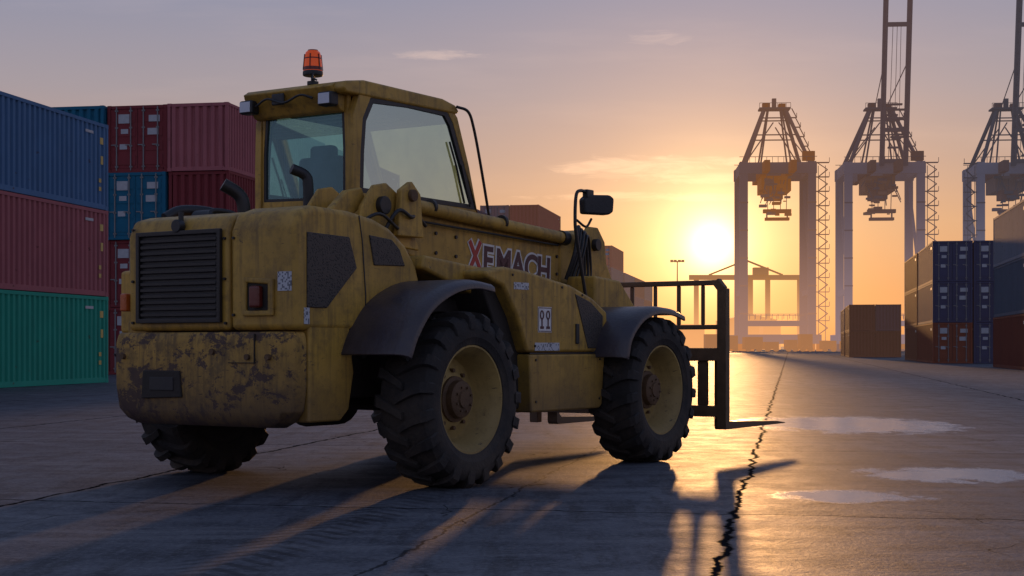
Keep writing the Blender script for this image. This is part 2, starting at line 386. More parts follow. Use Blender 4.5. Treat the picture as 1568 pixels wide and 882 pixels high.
# boom
sl=-.052
def bz(a,z0): return z0+sl*(a-.5)
prism('boom_outer',[(.1,bz(.1,2.31)),(3.35,bz(3.35,2.31)),(3.35,bz(3.35,1.84)),(.6,bz(.6,1.86)),(.1,bz(.1,2.0))],-.47,-.06,M['yellow'],H,.025)
tube('boom_pipe',[(.45,-.53,2.29),(2.95,-.53,2.155)],.058,M['yellow'],H,False)
cyl('boom_pipe_cap',(2.98,-.53,2.154),(1,0,-.05),.07,.10,M['black_metal'],H)
for k,a in enumerate((.8,1.9)): cyl('boom_pipe_clamp_%d'%k,(a,-.53,bz(a,2.305)),(1,0,-.05),.066,.035,M['black_metal'],H)
tube('hydraulic_line_1',[(.5,-.50,2.17),(1.2,-.52,2.14),(2.9,-.52,2.08)],.010,M['black'],H)
box('boom_wear_plate',3.0,3.37,-.485,-.05,1.68,2.22,M['yellow'],H,.02)
bm=bmesh.new()
for a in (.95,1.25,2.95):
    for z0 in (2.10,1.93): add_cyl(bm,(a,-.475,bz(a,z0)),(0,1,0),.016,.02,8)
finish(bm,'boom_bolts',M['black_metal'],H)
piv=[(-.28,1.95),(-.22,2.22),(-.06,2.40),(.10,2.43),(.24,2.36),(.42,2.16),(.55,1.9)]
prism('boom_pivot_plate',piv,-.60,-.56,M['yellow'],H,.012)
prism('boom_pivot_plate_inner',piv,-.03,.01,M['yellow'],H,.012)
prism('boom_pivot_link',[(.15,2.0),(.20,2.38),(.34,2.46),(.46,2.36),(.50,2.0)],-.68,-.62,M['yellow'],H,.012)
cyl('boom_pivot_pin',(.03,-.61,2.24),(0,1,0),.075,.08,M['black_metal'],H,24,bevel=.01)
cyl('boom_pivot_pin_2',(.33,-.69,2.34),(0,1,0),.05,.05,M['rust'],H,20,bevel=.008)
prism('tilt_arm',[(-.62,2.08),(-.30,2.34),(-.12,2.38),(-.05,2.26),(-.35,2.08)],-.52,-.45,M['yellow'],H,.015)
tube('pivot_hose_1',[(.0,-.63,2.0),(.12,-.70,2.2),(.3,-.70,2.16),(.5,-.60,2.2),(.7,-.55,2.12)],.016,M['black'],H)
tube('pivot_hose_2',[(-.3,-.60,2.05),(-.1,-.68,2.16),(.2,-.66,2.05),(.5,-.58,2.08)],.014,M['black'],H)
prism('boom_head',[(3.2,2.16),(3.4,2.26),(3.62,2.28),(3.8,2.18),(4.05,1.85),(4.5,1.15),(4.75,.75),(4.7,.5),(4.45,.45),(4.2,.7),(3.75,1.35),(3.4,1.7),(3.2,1.75)],-.46,-.10,M['yellow'],H,.03)
prism('head_plate',[(3.35,2.12),(3.5,2.30),(3.68,2.30),(3.82,2.16),(3.86,1.9),(3.6,1.75),(3.35,1.85)],-.52,-.47,M['yellow'],H,.012)
cyl('head_pin',(3.6,-.54,2.12),(0,1,0),.06,.07,M['black_metal'],H,20,bevel=.008)
tube('tilt_cylinder',[(3.62,-.30,2.15),(4.9,-.30,1.15)],.06,M['chrome'],H,False)
for i,(o,r) in enumerate(((0,.018),(.05,.015),(.11,.018),(.17,.013))):
    tube('head_hose_%d'%i,[(3.0+o*.6,-.55-o*.3,1.75),(3.02+o,-.64,2.02),(3.12+o,-.62,2.27-o*.5),(3.28+o,-.55,2.12),(3.36+o,-.52,1.8),(3.2+o,-.55,1.6)],r,M['black'],H)
for nm,y0,y1 in (('front_frame',-.88,-.55),('front_frame_left',.45,.88)):
    prism(nm,[(3.0,1.2),(3.0,1.78),(3.5,1.75),(4.0,1.35),(4.2,.8),(4.1,.6),(3.4,1.0)],y0,y1,M['yellow'],H,.03)
# carriage
bm=bmesh.new()
A=5.2
for s in (1,-1): add_box(bm,A-.05,A+.05,s*1.19-.055,s*1.19+.055,.22,1.72)
for s in (1,-1): add_beam(bm,(A,s*1.19,1.70),(A,s*1.11,1.80),.09,.09)
add_box(bm,A-.04,A+.04,-1.13,1.13,1.755,1.81)
add_box(bm,A-.03,A+.03,-1.15,1.15,1.28,1.33)
for b in (-.95,-.66,-.37,-.08,.22,.51,.80):
    add_box(bm,A-.018,A+.018,b-.02,b+.02,1.33,1.755)
add_box(bm,A-.05,A+.03,-1.15,1.15,.94,1.08); add_box(bm,A-.05,A+.03,-1.15,1.15,.34,.46)
for b in (-.95,-.55,.55,.95): add_box(bm,A-.02,A+.02,b-.06,b+.06,.46,.94)
for b in (-.45,.2): add_box(bm,A-.55,A-.05,b-.03,b+.03,.45,1.05)
finish(bm,'fork_carriage',M['forks'],H,.010,2)
for i,b in enumerate((-1.12,1.0)):
    bm=bmesh.new()
    pr=[(A+.06,.98),(A+.11,.98),(A+.115,.32),(A+.16,.285),(A+1.45,.24),(A+1.68,.215),(A+1.68,.205),(A+.08,.20),(A+.055,.23)]
    add_prism(bm,pr,b-.065,b+.065)
    finish(bm,'fork_tine_%d'%i,M['forks'],H,.006,2)
# mirror
tube('mirror_arm',[(2.62,-1.0,1.55),(2.45,-1.0,2.1),(2.42,-1.0,2.28),(2.44,-1.0,2.5),(2.52,-1.0,2.55),(2.66,-1.0,2.54)],.016,M['black_metal'],H)
tube('mirror_arm_brace',[(2.45,-1.0,2.27),(2.62,-1.0,2.22),(2.72,-1.0,2.30)],.012,M['black_metal'],H)
bm=bmesh.new()
mp=[(-.15,-.09),(-.16,.05),(-.11,.09),(.14,.10),(.19,.07),(.18,-.06),(.13,-.09)]
add_prism(bm,mp,-.05,.05)
mir=finish(bm,'mirror_housing',M['black'],H,.02,3); mir.location=(2.74,-1.03,2.43); mir.rotation_euler=(0,0,rad(-25))
box('mirror_clamp',2.60,2.72,-1.03,-.97,2.49,2.57,M['black'],H,.01)
# cab
b0,b1=.0,1.12
box('cab_base',.42,2.32,b0,b1,1.1,2.36,M['yellow'],H,.03)
outer=[(.40,2.2),(.40,2.7),(.41,3.08),(.52,3.33),(1.2,3.345),(1.83,3.34),(1.95,3.24),(2.14,2.8),(2.34,2.2)]
inner=[(.50,2.42),(.51,2.75),(.54,3.06),(.65,3.25),(1.2,3.28),(1.79,3.275),(1.88,3.18),(2.09,2.75),(2.26,2.40)]
seal=[(a+(1.2-a)*.075,z+(2.85-z)*.10) for a,z in inner]
for nm,y0,y1 in (('right',b0,b0+.07),('left',b1-.07,b1)):
    frame_plate('cab_side_frame_'+nm,outer,inner,y0,y1,M['yellow'],H,'y',.012)
    frame_plate('window_seal_'+nm,inner,seal,y0+.004 if y0<.5 else y1-.04,y0+.04 if y0<.5 else y1-.004,M['black'],H,'y',.003)
    bm=bmesh.new(); ym=y0+.02 if y0<.5 else y1-.02
    bm.faces.new([bm.verts.new((a,ym,z)) for a,z in seal]); finish(bm,'side_window_'+nm,M['glass'],H,0,recalc=False)
ro=[(b0+.072,2.2),(b0+.072,2.8),(b0+.072,3.30),(.56,3.30),(b1-.072,3.30),(b1-.072,2.8),(b1-.072,2.2),(.56,2.2)]
ri=[(b0+.10,2.38),(b0+.10,2.8),(b0+.115,3.13),(.56,3.14),(b1-.11,3.13),(b1-.085,2.8),(b1-.085,2.38),(.56,2.37)]
rs=[(b+(.56-b)*.06,z+(2.78-z)*.06) for b,z in ri]
frame_plate('cab_rear_frame',ro,ri,.42,.47,M['yellow'],H,'x',.006)
frame_plate('rear_window_seal',ri,rs,.425,.455,M['black'],H,'x',.003)
bm=bmesh.new(); bm.faces.new([bm.verts.new((.44,b,z)) for b,z in rs]); finish(bm,'rear_window',M['glass_rear'],H,0,recalc=False)
bm=bmesh.new(); bm.faces.new([bm.verts.new(p) for p in ((1.90,b0+.08,3.24),(1.90,b1-.08,3.24),(2.26,b1-.08,2.38),(2.26,b0+.08,2.38))]); finish(bm,'windscreen',M['glass'],H,0,recalc=False)
prism('cab_roof',[(.30,3.25),(.26,3.29),(.30,3.35),(.55,3.39),(1.7,3.385),(1.90,3.35),(1.96,3.30),(1.93,3.27)],b0-.015,b1+.015,M['yellow'],H,.025)
prism('rear_visor',[(.22,3.31),(.30,3.35),(.43,3.33),(.418,3.10),(.36,3.12)],b0+.10,b1-.02,M['yellow'],H,.015)
for nm,b in (('right',.15),('left',1.05)):
    bm=bmesh.new(); add_box(bm,.20,.31,b-.075,b+.075,3.14,3.26); finish(bm,'work_light_'+nm,M['black'],H,.02,3)
    box('work_light_lens_'+nm,.192,.20,b-.060,b+.060,3.155,3.245,M['lamp_lens'],H,.003)
tube('visor_cable',[(.23,.3,3.22),(.2,.42,3.25),(.2,.6,3.2),(.21,.8,3.25),(.23,.95,3.2)],.010,M['black'],H)
box('visor_badge',.215,.24,.62,.76,3.19,3.29,M['black'],H,.02)
bm=bmesh.new()
for i in range(6): add_box(bm,.7+i*.18,.78+i*.18,.20,.95,3.155,3.17)
finish(bm,'roof_grille',M['white'],H,0)
box('headliner',.50,1.86,.08,1.04,3.175,3.246,M['seat'],H,0)
tube('side_wiper',[(2.06,.0,2.45),(1.93,-.0,2.78),(1.82,-.0,3.0)],.010,M['black'],H,False)
tube('wiper_arm',[(2.14,-.01,2.42),(1.98,-.02,2.8)],.007,M['black'],H,False)
# beacon
cyl('beacon_stem',(.42,.46,3.41),(0,0,1),.018,.11,M['black'],H)
cyl('beacon_foot',(.42,.46,3.385),(0,0,1),.05,.03,M['black'],H)
cyl('beacon_base',(.42,.46,3.47),(0,0,1),.088,.045,M['black'],H,28,bevel=.01)
bm=bmesh.new()
rr=[(.084,3.488),(.082,3.52),(.076,3.58),(.070,3.63),(.062,3.655),(.045,3.668),(.001,3.672)]
rings=[[bm.verts.new((.42+r*math.cos(k*math.pi/12),.46+r*math.sin(k*math.pi/12),z)) for k in range(24)] for r,z in rr]
for A_,B_ in zip(rings[:-1],rings[1:]):
    for k in range(24): bm.faces.new((A_[k],A_[(k+1)%24],B_[(k+1)%24],B_[k]))
finish(bm,'beacon_lens',M['amber'],H,0,angle=60)
bm=bmesh.new()
add_cyl(bm,(.42,.46,3.510),(0,0,1),.0855,.03,24,.083); add_cyl(bm,(.42,.46,3.60),(0,0,1),.0758,.010,24,.0748); add_cyl(bm,(.42,.46,3.667),(0,0,1),.045,.016,16)
for k in (0,2,4,6,8,10): 
    t=k*math.pi/6+.4; add_beam(bm,(.42+.083*math.cos(t),.46+.083*math.sin(t),3.50),(.42+.070*math.cos(t),.46+.070*math.sin(t),3.635),.010,.014)
finish(bm,'beacon_bands',M['amber_dark'],H,0)
tube('beacon_wire',[(.42,.46,3.41),(.36,.40,3.46),(.30,.36,3.41),(.28,.3,3.38)],.008,M['black'],H)
tube('cab_grab_rail',[(1.88,-.04,3.33),(2.02,-.07,3.30),(2.10,-.08,3.15),(2.22,-.08,2.8),(2.40,-.06,2.3)],.014,M['black_metal'],H)
# interior
bm=bmesh.new()
add_box(bm,.62,.78,.32,.82,2.2,2.78); add_box(bm,.70,1.2,.30,.84,2.0,2.2); 
finish(bm,'driver_seat',M['seat'],H,.05,4)
box('headrest',.64,.76,.44,.70,2.74,2.88,M['seat'],H,.04,4)
tube('steering_column',[(1.95,.56,2.0),(1.70,.56,2.48)],.03,M['black'],H,False)
bm=bmesh.new(); bmesh.ops.create_circle(bm,radius=.19,segments=24)
st=[v.co.copy() for v in bm.verts]; bm.free()
q=Vector((-.45,0,.9)).to_track_quat('Z','Y'); st=[q@c+Vector((1.69,.56,2.5)) for c in st]; tube('steering_wheel',st+[st[0]],.015,M['black'],H,False)
box('dashboard',1.9,2.2,.1,1.0,2.3,2.46,M['black'],H,.03)
tube('exhaust_stack',[(-.35,.55,2.05),(-.35,.55,2.25),(-.38,.58,2.36),(-.48,.66,2.44)],.055,M['black_metal'],H)
tube('intake_hose',[(-.4,.60,2.12),(-.55,.72,2.20),(-.75,.86,2.21),(-.9,.9,2.14)],.045,M['black'],H)
tube('intake_stack',[(.15,.28,2.05),(.15,.28,2.45),(.13,.30,2.55),(.03,.36,2.60)],.045,M['black'],H)
cyl('filter_housing',(-.7,.62,2.14),(0,1,0),.07,.25,M['black'],H,bevel=.01)
tube('hood_hose',[(-.9,.4,2.1),(-.85,.42,2.18),(-.7,.35,2.17),(-.6,.3,2.1)],.02,M['black'],H)
# lettering
def text(body,size,x,z,y,mat,name,off=0.0,ext=.001):
    cu=bpy.data.curves.new(name,'FONT'); cu.body=body; cu.size=size; cu.offset=off; cu.extrude=ext
    o=bpy.data.objects.new('t',cu); me=bpy.data.meshes.new_from_object(o); bpy.data.objects.remove(o)
    me.materials.clear(); me.materials.append(mat)
    ob=bpy.data.objects.new(name,me); COL.objects.link(ob); ob.parent=H
    ob.matrix_local=Matrix.Translation((x,y,z))@Matrix.Rotation(math.atan(-sl),4,'Y')@Matrix.Rotation(rad(90),4,'X')
cx=1.44
adv={'X':.225,'E':.21,'M':.265,'A':.22,'C':.225,'H':.22}
def blockX(y,w,mat,name,zz,hgt,x0):
    bm=bmesh.new(); wd=.19
    add_beam(bm,(x0+.02,y,zz),(x0+wd,y,zz+hgt),.004,w); add_beam(bm,(x0+.02,y+.0005,zz+hgt),(x0+wd,y+.0005,zz),.004,w)
    finish(bm,name,mat,H,0)
for i,chh in enumerate('XEMACH'):
    zz=bz(cx,1.835)
    if chh=='X':
        blockX(-.4745,.080,M['white'],'lettering_outline_0',zz-.012,.275,cx)
        blockX(-.4800,.045,M['red'],'lettering_0',zz-.004,.26,cx)
    else:
        text(chh,.335,cx,zz,-.4735,M['white'],'lettering_outline_%d'%i,.029)
        text(chh,.335,cx,zz,-.4775,M['ink'],'lettering_%d'%i,.009)
    cx+=adv[chh]

# ================================================================ GROUND
def ground_mat():
    m,n,p=newmat('concrete_yard')
    tc=n.new('ShaderNodeTexCoord').outputs['Object']
    sep=n.new('ShaderNodeSeparateXYZ'); n.put(sep.inputs[0],tc); X,Y=sep.outputs[0],sep.outputs[1]
    wob=n.noise(tc,1.3,3,.6); wf=n.noise(tc,9,2)
    wb=n.math('ADD',n.math('MULTIPLY',n.math('SUBTRACT',wob,.5),.24),n.math('MULTIPLY',n.math('SUBTRACT',wf,.5),.07))
    q=n.math('ADD',n.math('SUBTRACT',n.math('MULTIPLY',X,.984),n.math('MULTIPLY',Y,.179)),wb)
    r=n.math('ADD',n.math('ADD',n.math('MULTIPLY',X,.179),n.math('MULTIPLY',Y,.984)),wb)
    def gap(v,off,per,w):
        d=n.math('PINGPONG',n.math('SUBTRACT',v,off),per/2)
        return n.math('SUBTRACT',1,n.sstep(d,w*.4,w))
    def one(v,off,w):
        return n.math('SUBTRACT',1,n.sstep(n.math('ABSOLUTE',n.math('SUBTRACT',v,off)),w*.4,w))
    j=n.math('MAXIMUM',gap(q,-.352,5.0,.036),gap(r,10.1,6.2,.022))
    j=n.math('MAXIMUM',j,n.math('MULTIPLY',one(q,-2.03,.016),.8))
    v=n.new('ShaderNodeTexVoronoi',feature='DISTANCE_TO_EDGE')
    vadd=n.new('ShaderNodeVectorMath',operation='ADD'); nz=n.new('ShaderNodeTexNoise'); nz.inputs['Scale'].default_value=1.5; n.put(nz.inputs['Vector'],tc)
    n.put(vadd.inputs[0],tc); n.put(vadd.inputs[1],nz.outputs['Color']); n.put(v.inputs['Vector'],vadd.outputs[0]); v.inputs['Scale'].default_value=.25
    cr=n.math('MULTIPLY',n.math('SUBTRACT',1,n.sstep(v.outputs['Distance'],.0,.004)),n.sstep(wob,.42,.58))
    big=n.noise(tc,.25,3,.6); mid=n.noise(tc,2.2,6,.74); fine=n.noise(tc,26,4,.75)
    str_=n.noise(n.map(tc,(2.6,.30,1),rot=(0,0,rad(-28))),1.5,5,.68)
    str2=n.noise(n.map(tc,(.30,2.4,1),rot=(0,0,rad(14))),1.3,5,.68)
    c=n.mix(n.sstep(big,.3,.7),(.080,.087,.106),(.140,.147,.168))
    c=n.mix(n.sstep(mid,.42,.62),c,(.052,.056,.070)) 
    c=n.mix(n.math('MULTIPLY',n.sstep(str_,.5,.62),.75),c,(.028,.029,.036))
    c=n.mix(n.math('MULTIPLY',n.sstep(str2,.52,.64),.55),c,(.175,.178,.190))
    c=n.mix(n.math('MULTIPLY',n.sstep(fine,.5,.64),.6),c,(.215,.218,.225))
    c=n.mix(n.math('MULTIPLY',n.sstep(fine,.46,.34),.65),c,(.020,.020,.025))
    slab=n.new('ShaderNodeTexWhiteNoise',noise_dimensions='2D')
    cmb=n.new('ShaderNodeCombineXYZ'); n.put(cmb.inputs[0],n.math('FLOOR',n.math('DIVIDE',n.math('ADD',q,.352),5.0))); n.put(cmb.inputs[1],n.math('FLOOR',n.math('DIVIDE',n.math('SUBTRACT',r,10.1),6.2)))
    n.put(slab.inputs[0],cmb.outputs[0])
    c=n.mix(n.math('MULTIPLY',slab.outputs[0],.4),c,(.045,.047,.056))
    td=n.math('SUBTRACT',n.math('SUBTRACT',n.math('MULTIPLY',X,.98),n.math('MULTIPLY',Y,.2)),-2.95)
    tm=n.math('SUBTRACT',1,n.sstep(n.math('ABSOLUTE',n.math('ADD',td,n.math('MULTIPLY',wb,.3))),.20,.30))
    tw=n.math('SINE',n.math('MULTIPLY',n.math('ADD',Y,n.math('ABSOLUTE',td)),36))
    tm=n.math('MULTIPLY',n.math('MULTIPLY',tm,n.sstep(tw,.0,.5)),n.sstep(mid,.30,.52))
    tm=n.math('MULTIPLY',tm,n.sstep(Y,12.5,10.5))
    c=n.mix(n.math('MULTIPLY',tm,.7),c,(.020,.020,.025))
    jm=n.math('MAXIMUM',j,cr)
    c=n.mix(n.math('MULTIPLY',jm,.93),c,(.008,.008,.009))
    pw=n.math('MULTIPLY',n.math('SUBTRACT',n.noise(n.map(tc,(1.6,.9,1)),1.7,6,.76),.5),5.0)
    pud=None
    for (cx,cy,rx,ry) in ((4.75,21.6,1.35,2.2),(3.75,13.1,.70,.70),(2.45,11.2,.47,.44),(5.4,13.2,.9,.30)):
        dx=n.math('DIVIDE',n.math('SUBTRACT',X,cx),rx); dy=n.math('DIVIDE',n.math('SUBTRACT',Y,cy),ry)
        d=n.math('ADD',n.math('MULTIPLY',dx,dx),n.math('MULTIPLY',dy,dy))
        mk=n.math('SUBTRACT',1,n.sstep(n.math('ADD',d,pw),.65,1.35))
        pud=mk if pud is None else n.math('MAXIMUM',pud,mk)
    c=n.mix(n.math('MULTIPLY',pud,.85),c,(.50,.49,.50))  # pale sky reflection painted into the puddle colour
    n.put(p.inputs['Base Color'],c)
    ro=n.math('ADD',n.math('MULTIPLY',mid,.40),.40)
    ro=n.math('MULTIPLY',ro,n.math('SUBTRACT',1,n.math('MULTIPLY',pud,.62)))
    n.put(p.inputs['Roughness'],ro)
    sv=n.math('MULTIPLY_ADD',n.sstep(str2,.4,.65),.14,.20)
    n.put(p.inputs['Specular IOR Level'],n.math('MULTIPLY',n.math('MULTIPLY_ADD',pud,.8,sv),n.math('SUBTRACT',1,jm)))
    h=n.math('ADD',n.math('MULTIPLY',mid,.9),n.math('MULTIPLY',fine,.5))
    n.put(p.inputs['Normal'],n.bump(h,n.math('MULTIPLY_ADD',pud,-.60,.72),.018))
    return m
bm=bmesh.new()
R=4000
bm.faces.new([bm.verts.new(p) for p in ((-R,-R,0),(R,-R,0),(R,R,0),(-R,R,0))])
finish(bm,'ground',ground_mat(),None,0)
# ================================================================ CONTAINERS
def cont_paint(name,col,haze=0):
    m,n,p=newmat(name)
    tc=n.new('ShaderNodeTexCoord').outputs['Object']
    oi=n.new('ShaderNodeObjectInfo').outputs['Random']
    a=n.noise(tc,.8,3,.6); st=n.noise(n.map(tc,(3,3,.35)),1.6,4,.65); rs=n.noise(tc,3.5,5,.75)
    c=n.mix(a,tuple(x*.8 for x in col),tuple(x*1.15 for x in col))
    c=n.mix(n.math('MULTIPLY',oi,.3),c,tuple(x*.5 for x in col))
    c=n.mix(n.math('MULTIPLY',n.sstep(st,.5,.75),.4),c,tuple(x*.45+.03 for x in col))
    c=n.mix(n.math('MULTIPLY',n.sstep(rs,.63,.69),.8),c,(.09,.04,.025))
    n.put(p.inputs['Base Color'],c); p.inputs['Roughness'].default_value=.75
    p.inputs['Specular IOR Level'].default_value=.15
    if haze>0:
        p.inputs['Emission Color'].default_value=(.75,.40,.24,1); p.inputs['Emission Strength'].default_value=haze  # haze over far containers painted on as warm emission
    return m
steel=simple('container_steel',(.22,.21,.21),.65,.1)
dark=simple('container_gap',(.03,.03,.03),.7)
lab=simple('container_label',(.55,.38,.10),.6)
labw=simple('container_mark',(.42,.42,.44),.6)
W,HC=2.44,2.59
def container_mesh(L,doors):
    bm=bmesh.new()
    p=.12; z0,z1=.16,HC-.11
    for x in (0,L-p):
        for y in (0,W-p): add_box(bm,x,x+p,y,y+p,.12,HC-.12)
        for y in (-.004,W-.16+.004):
            xx=x-.004 if x==0 else L-.174
            for z in (0,HC-.12): add_box(bm,xx,xx+.178,y,y+.16,z,z+.12,0)
    for y in (.0,W-.11):
        add_box(bm,.175,L-.175,y,y+.11,.0+.01,.16); add_box(bm,.175,L-.175,y,y+.11,HC-.11,HC-.01)
    for x in (.0,L-.11):
        add_box(bm,x,x+.11,.165,W-.165,.01,.16); add_box(bm,x,x+.11,.165,W-.165,HC-.13,HC-.01)
    def corr(n0,n1,fix,sgn,along):
        per=.278; k=int((n1-n0)/per); per=(n1-n0)/k; pts=[]
        for i in range(k):
            s=n0+i*per
            pts+=[(s,.100),(s+per*.24,.100),(s+per*.40,.012),(s+per*.84,.012)]
        pts.append((n1,.100)); pr=None
        for s,d in pts:
            f=fix+sgn*d
            a=(s,f) if along=='x' else (f,s)
            cur=(bm.verts.new((*a,z0-.01)),bm.verts.new((*a,z1+.01)))
            if pr: bm.faces.new((pr[0],cur[0],cur[1],pr[1]))
            pr=cur
    corr(.12,L-.12,0,1,'x'); corr(.12,L-.12,W,-1,'x'); corr(.12,W-.12,L,-1,'y')
    if not doors: corr(.12,W-.12,0,1,'y')
    else:
        for (ya,yb) in ((.13,W/2-.01),(W/2+.01,W-.13)):
            add_box(bm,.03,.06,ya,yb,.17,HC-.14)
            for zz in (.3,.85,1.4,1.95): add_box(bm,.012,.035,ya+.06,yb-.06,zz,zz+.38)
            for yy in (ya+.25,yb-.25):
                add_beam(bm,(-.01,yy,.08),(-.01,yy,HC-.06),.04,.04,1)
                for zz in (.2,1.0,1.7,2.35): add_box(bm,-.03,.03,yy-.06,yy+.06,zz,zz+.06,1)
                add_box(bm,-.03,-.012,yy-.02,yy+.22,1.05,1.09,1)
        add_box(bm,.055,.065,.125,W-.125,.165,HC-.135,2)
        add_box(bm,.004,.010,.3,.75,1.95,2.2,4); add_box(bm,.004,.010,W-.9,W-.45,1.9,2.25,4); add_box(bm,.004,.010,W-.8,W-.5,.9,1.1,4)
        add_box(bm,.004,.010,.35,.8,1.45,1.7,4); add_box(bm,.004,.010,W-.85,W-.55,1.5,1.68,4)
    add_box(bm,.08,L-.08,.06,W-.06,HC-.05,HC-.025)
    add_box(bm,.10,L-.10,.10,W-.10,.08,.1,2)
    for z in (.55,.80): add_box(bm,L-.62,L-.48,-.003,.009,z,z+.12,3)
    add_box(bm,L-.5,L-.36,-.003,.009,1.35,1.6,3)
    add_box(bm,L-.55,L-.35,-.003,.009,1.95,2.15,3)
    add_box(bm,L-1.5,L-1.0,-.003,.009,2.2,2.28,4)
    add_box(bm,.6,1.5,W-.009,W+.003,2.1,2.25,4)
    bmesh.ops.recalc_face_normals(bm,faces=bm.faces[:])
    me=bpy.data.meshes.new('container_%s'%('door' if doors else 'plain')); bm.to_mesh(me); bm.free()
    for m in (steel,steel,dark,lab,labw): me.materials.append(m)
    return me
CM={(12.19,True):container_mesh(12.19,True),(12.19,False):container_mesh(12.19,False)}
cp={}
def cpm(key,haze=0):
    cols={'blue':(.095,.19,.34),'dblue':(.03,.055,.13),'red':(.40,.13,.14),'maroon':(.24,.045,.05),'green':(.035,.34,.24),'teal':(.02,.15,.25),
          'brown':(.14,.045,.035),'rust':(.20,.055,.035),'grey':(.20,.22,.27),'slate':(.10,.13,.18),'purple':(.10,.06,.085)}
    k=(key,haze)
    if k not in cp: cp[k]=cont_paint('container_%s'%key,cols[key],haze)
    return cp[k]
ang=math.atan2(.983,.182)
def cont(x,y,level,key,doors=True,haze=0,da=0):
    ob=bpy.data.objects.new('shipping_container',CM[(12.19,doors)]); COL.objects.link(ob)
    ob.location=(x,y,level*HC+.003*level); ob.rotation_euler=(0,0,ang+da)
    ob.material_slots[0].link='OBJECT'; ob.material_slots[0].material=cpm(key,haze)
    return ob
DX,DY=.182,.983; LX,LY=-.983,.182
for l,k in enumerate(('green','red','blue')):
    cont(-14.42,34.2,l,k,True); cont(-14.42-12.5*DX,34.2-12.5*DY,l,('red','teal','maroon')[l],True)
    cont(-14.42+2.6*LX,34.2+2.6*LY,l,('blue','brown','green')[l])
cols=[['brown','maroon','maroon','red'],['maroon','maroon','teal','maroon'],['teal','brown','red','teal'],['red','blue','maroon','teal'],['red','blue','maroon','blue']]
for j,cc in enumerate(cols):
    for l,k in enumerate(cc):
        dj=(0,1,0,1,0)[j] 
        cont(-10.76+j*2.52*LX+random.uniform(-.03,.03),58+j*2.52*LY+random.uniform(-.1,.1),l,k,dj==1)
pal=['purple','brown','maroon','slate','purple','rust','dblue','brown']
for D,hh in ((71,4),(84,3),(100,4),(113,4),(128,5),(141,4),(154,4),(167,4),(180,5),(193,4),(206,4),(219,4)):
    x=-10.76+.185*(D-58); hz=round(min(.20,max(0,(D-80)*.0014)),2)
    for j in range(2):
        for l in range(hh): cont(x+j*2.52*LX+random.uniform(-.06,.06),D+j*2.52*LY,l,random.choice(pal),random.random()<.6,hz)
def rstack(x,y,keys,doors=True,haze=0,n=1):
    for j in range(n):
        for l,k in enumerate(keys[j]): cont(x+W*.983+j*2.52*.983,y-W*.182-j*2.52*.182,l,k,doors,haze,random.uniform(-.003,.003))
rstack(22.98,68,[['rust','slate','grey'],['rust','slate','grey']],True,0,2)
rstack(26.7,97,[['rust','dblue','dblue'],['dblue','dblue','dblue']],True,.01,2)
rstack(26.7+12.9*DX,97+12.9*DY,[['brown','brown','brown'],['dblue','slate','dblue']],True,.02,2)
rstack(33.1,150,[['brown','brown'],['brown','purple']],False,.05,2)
rstack(36.5,168,[['brown','purple'],['brown','purple']],False,.06,2)
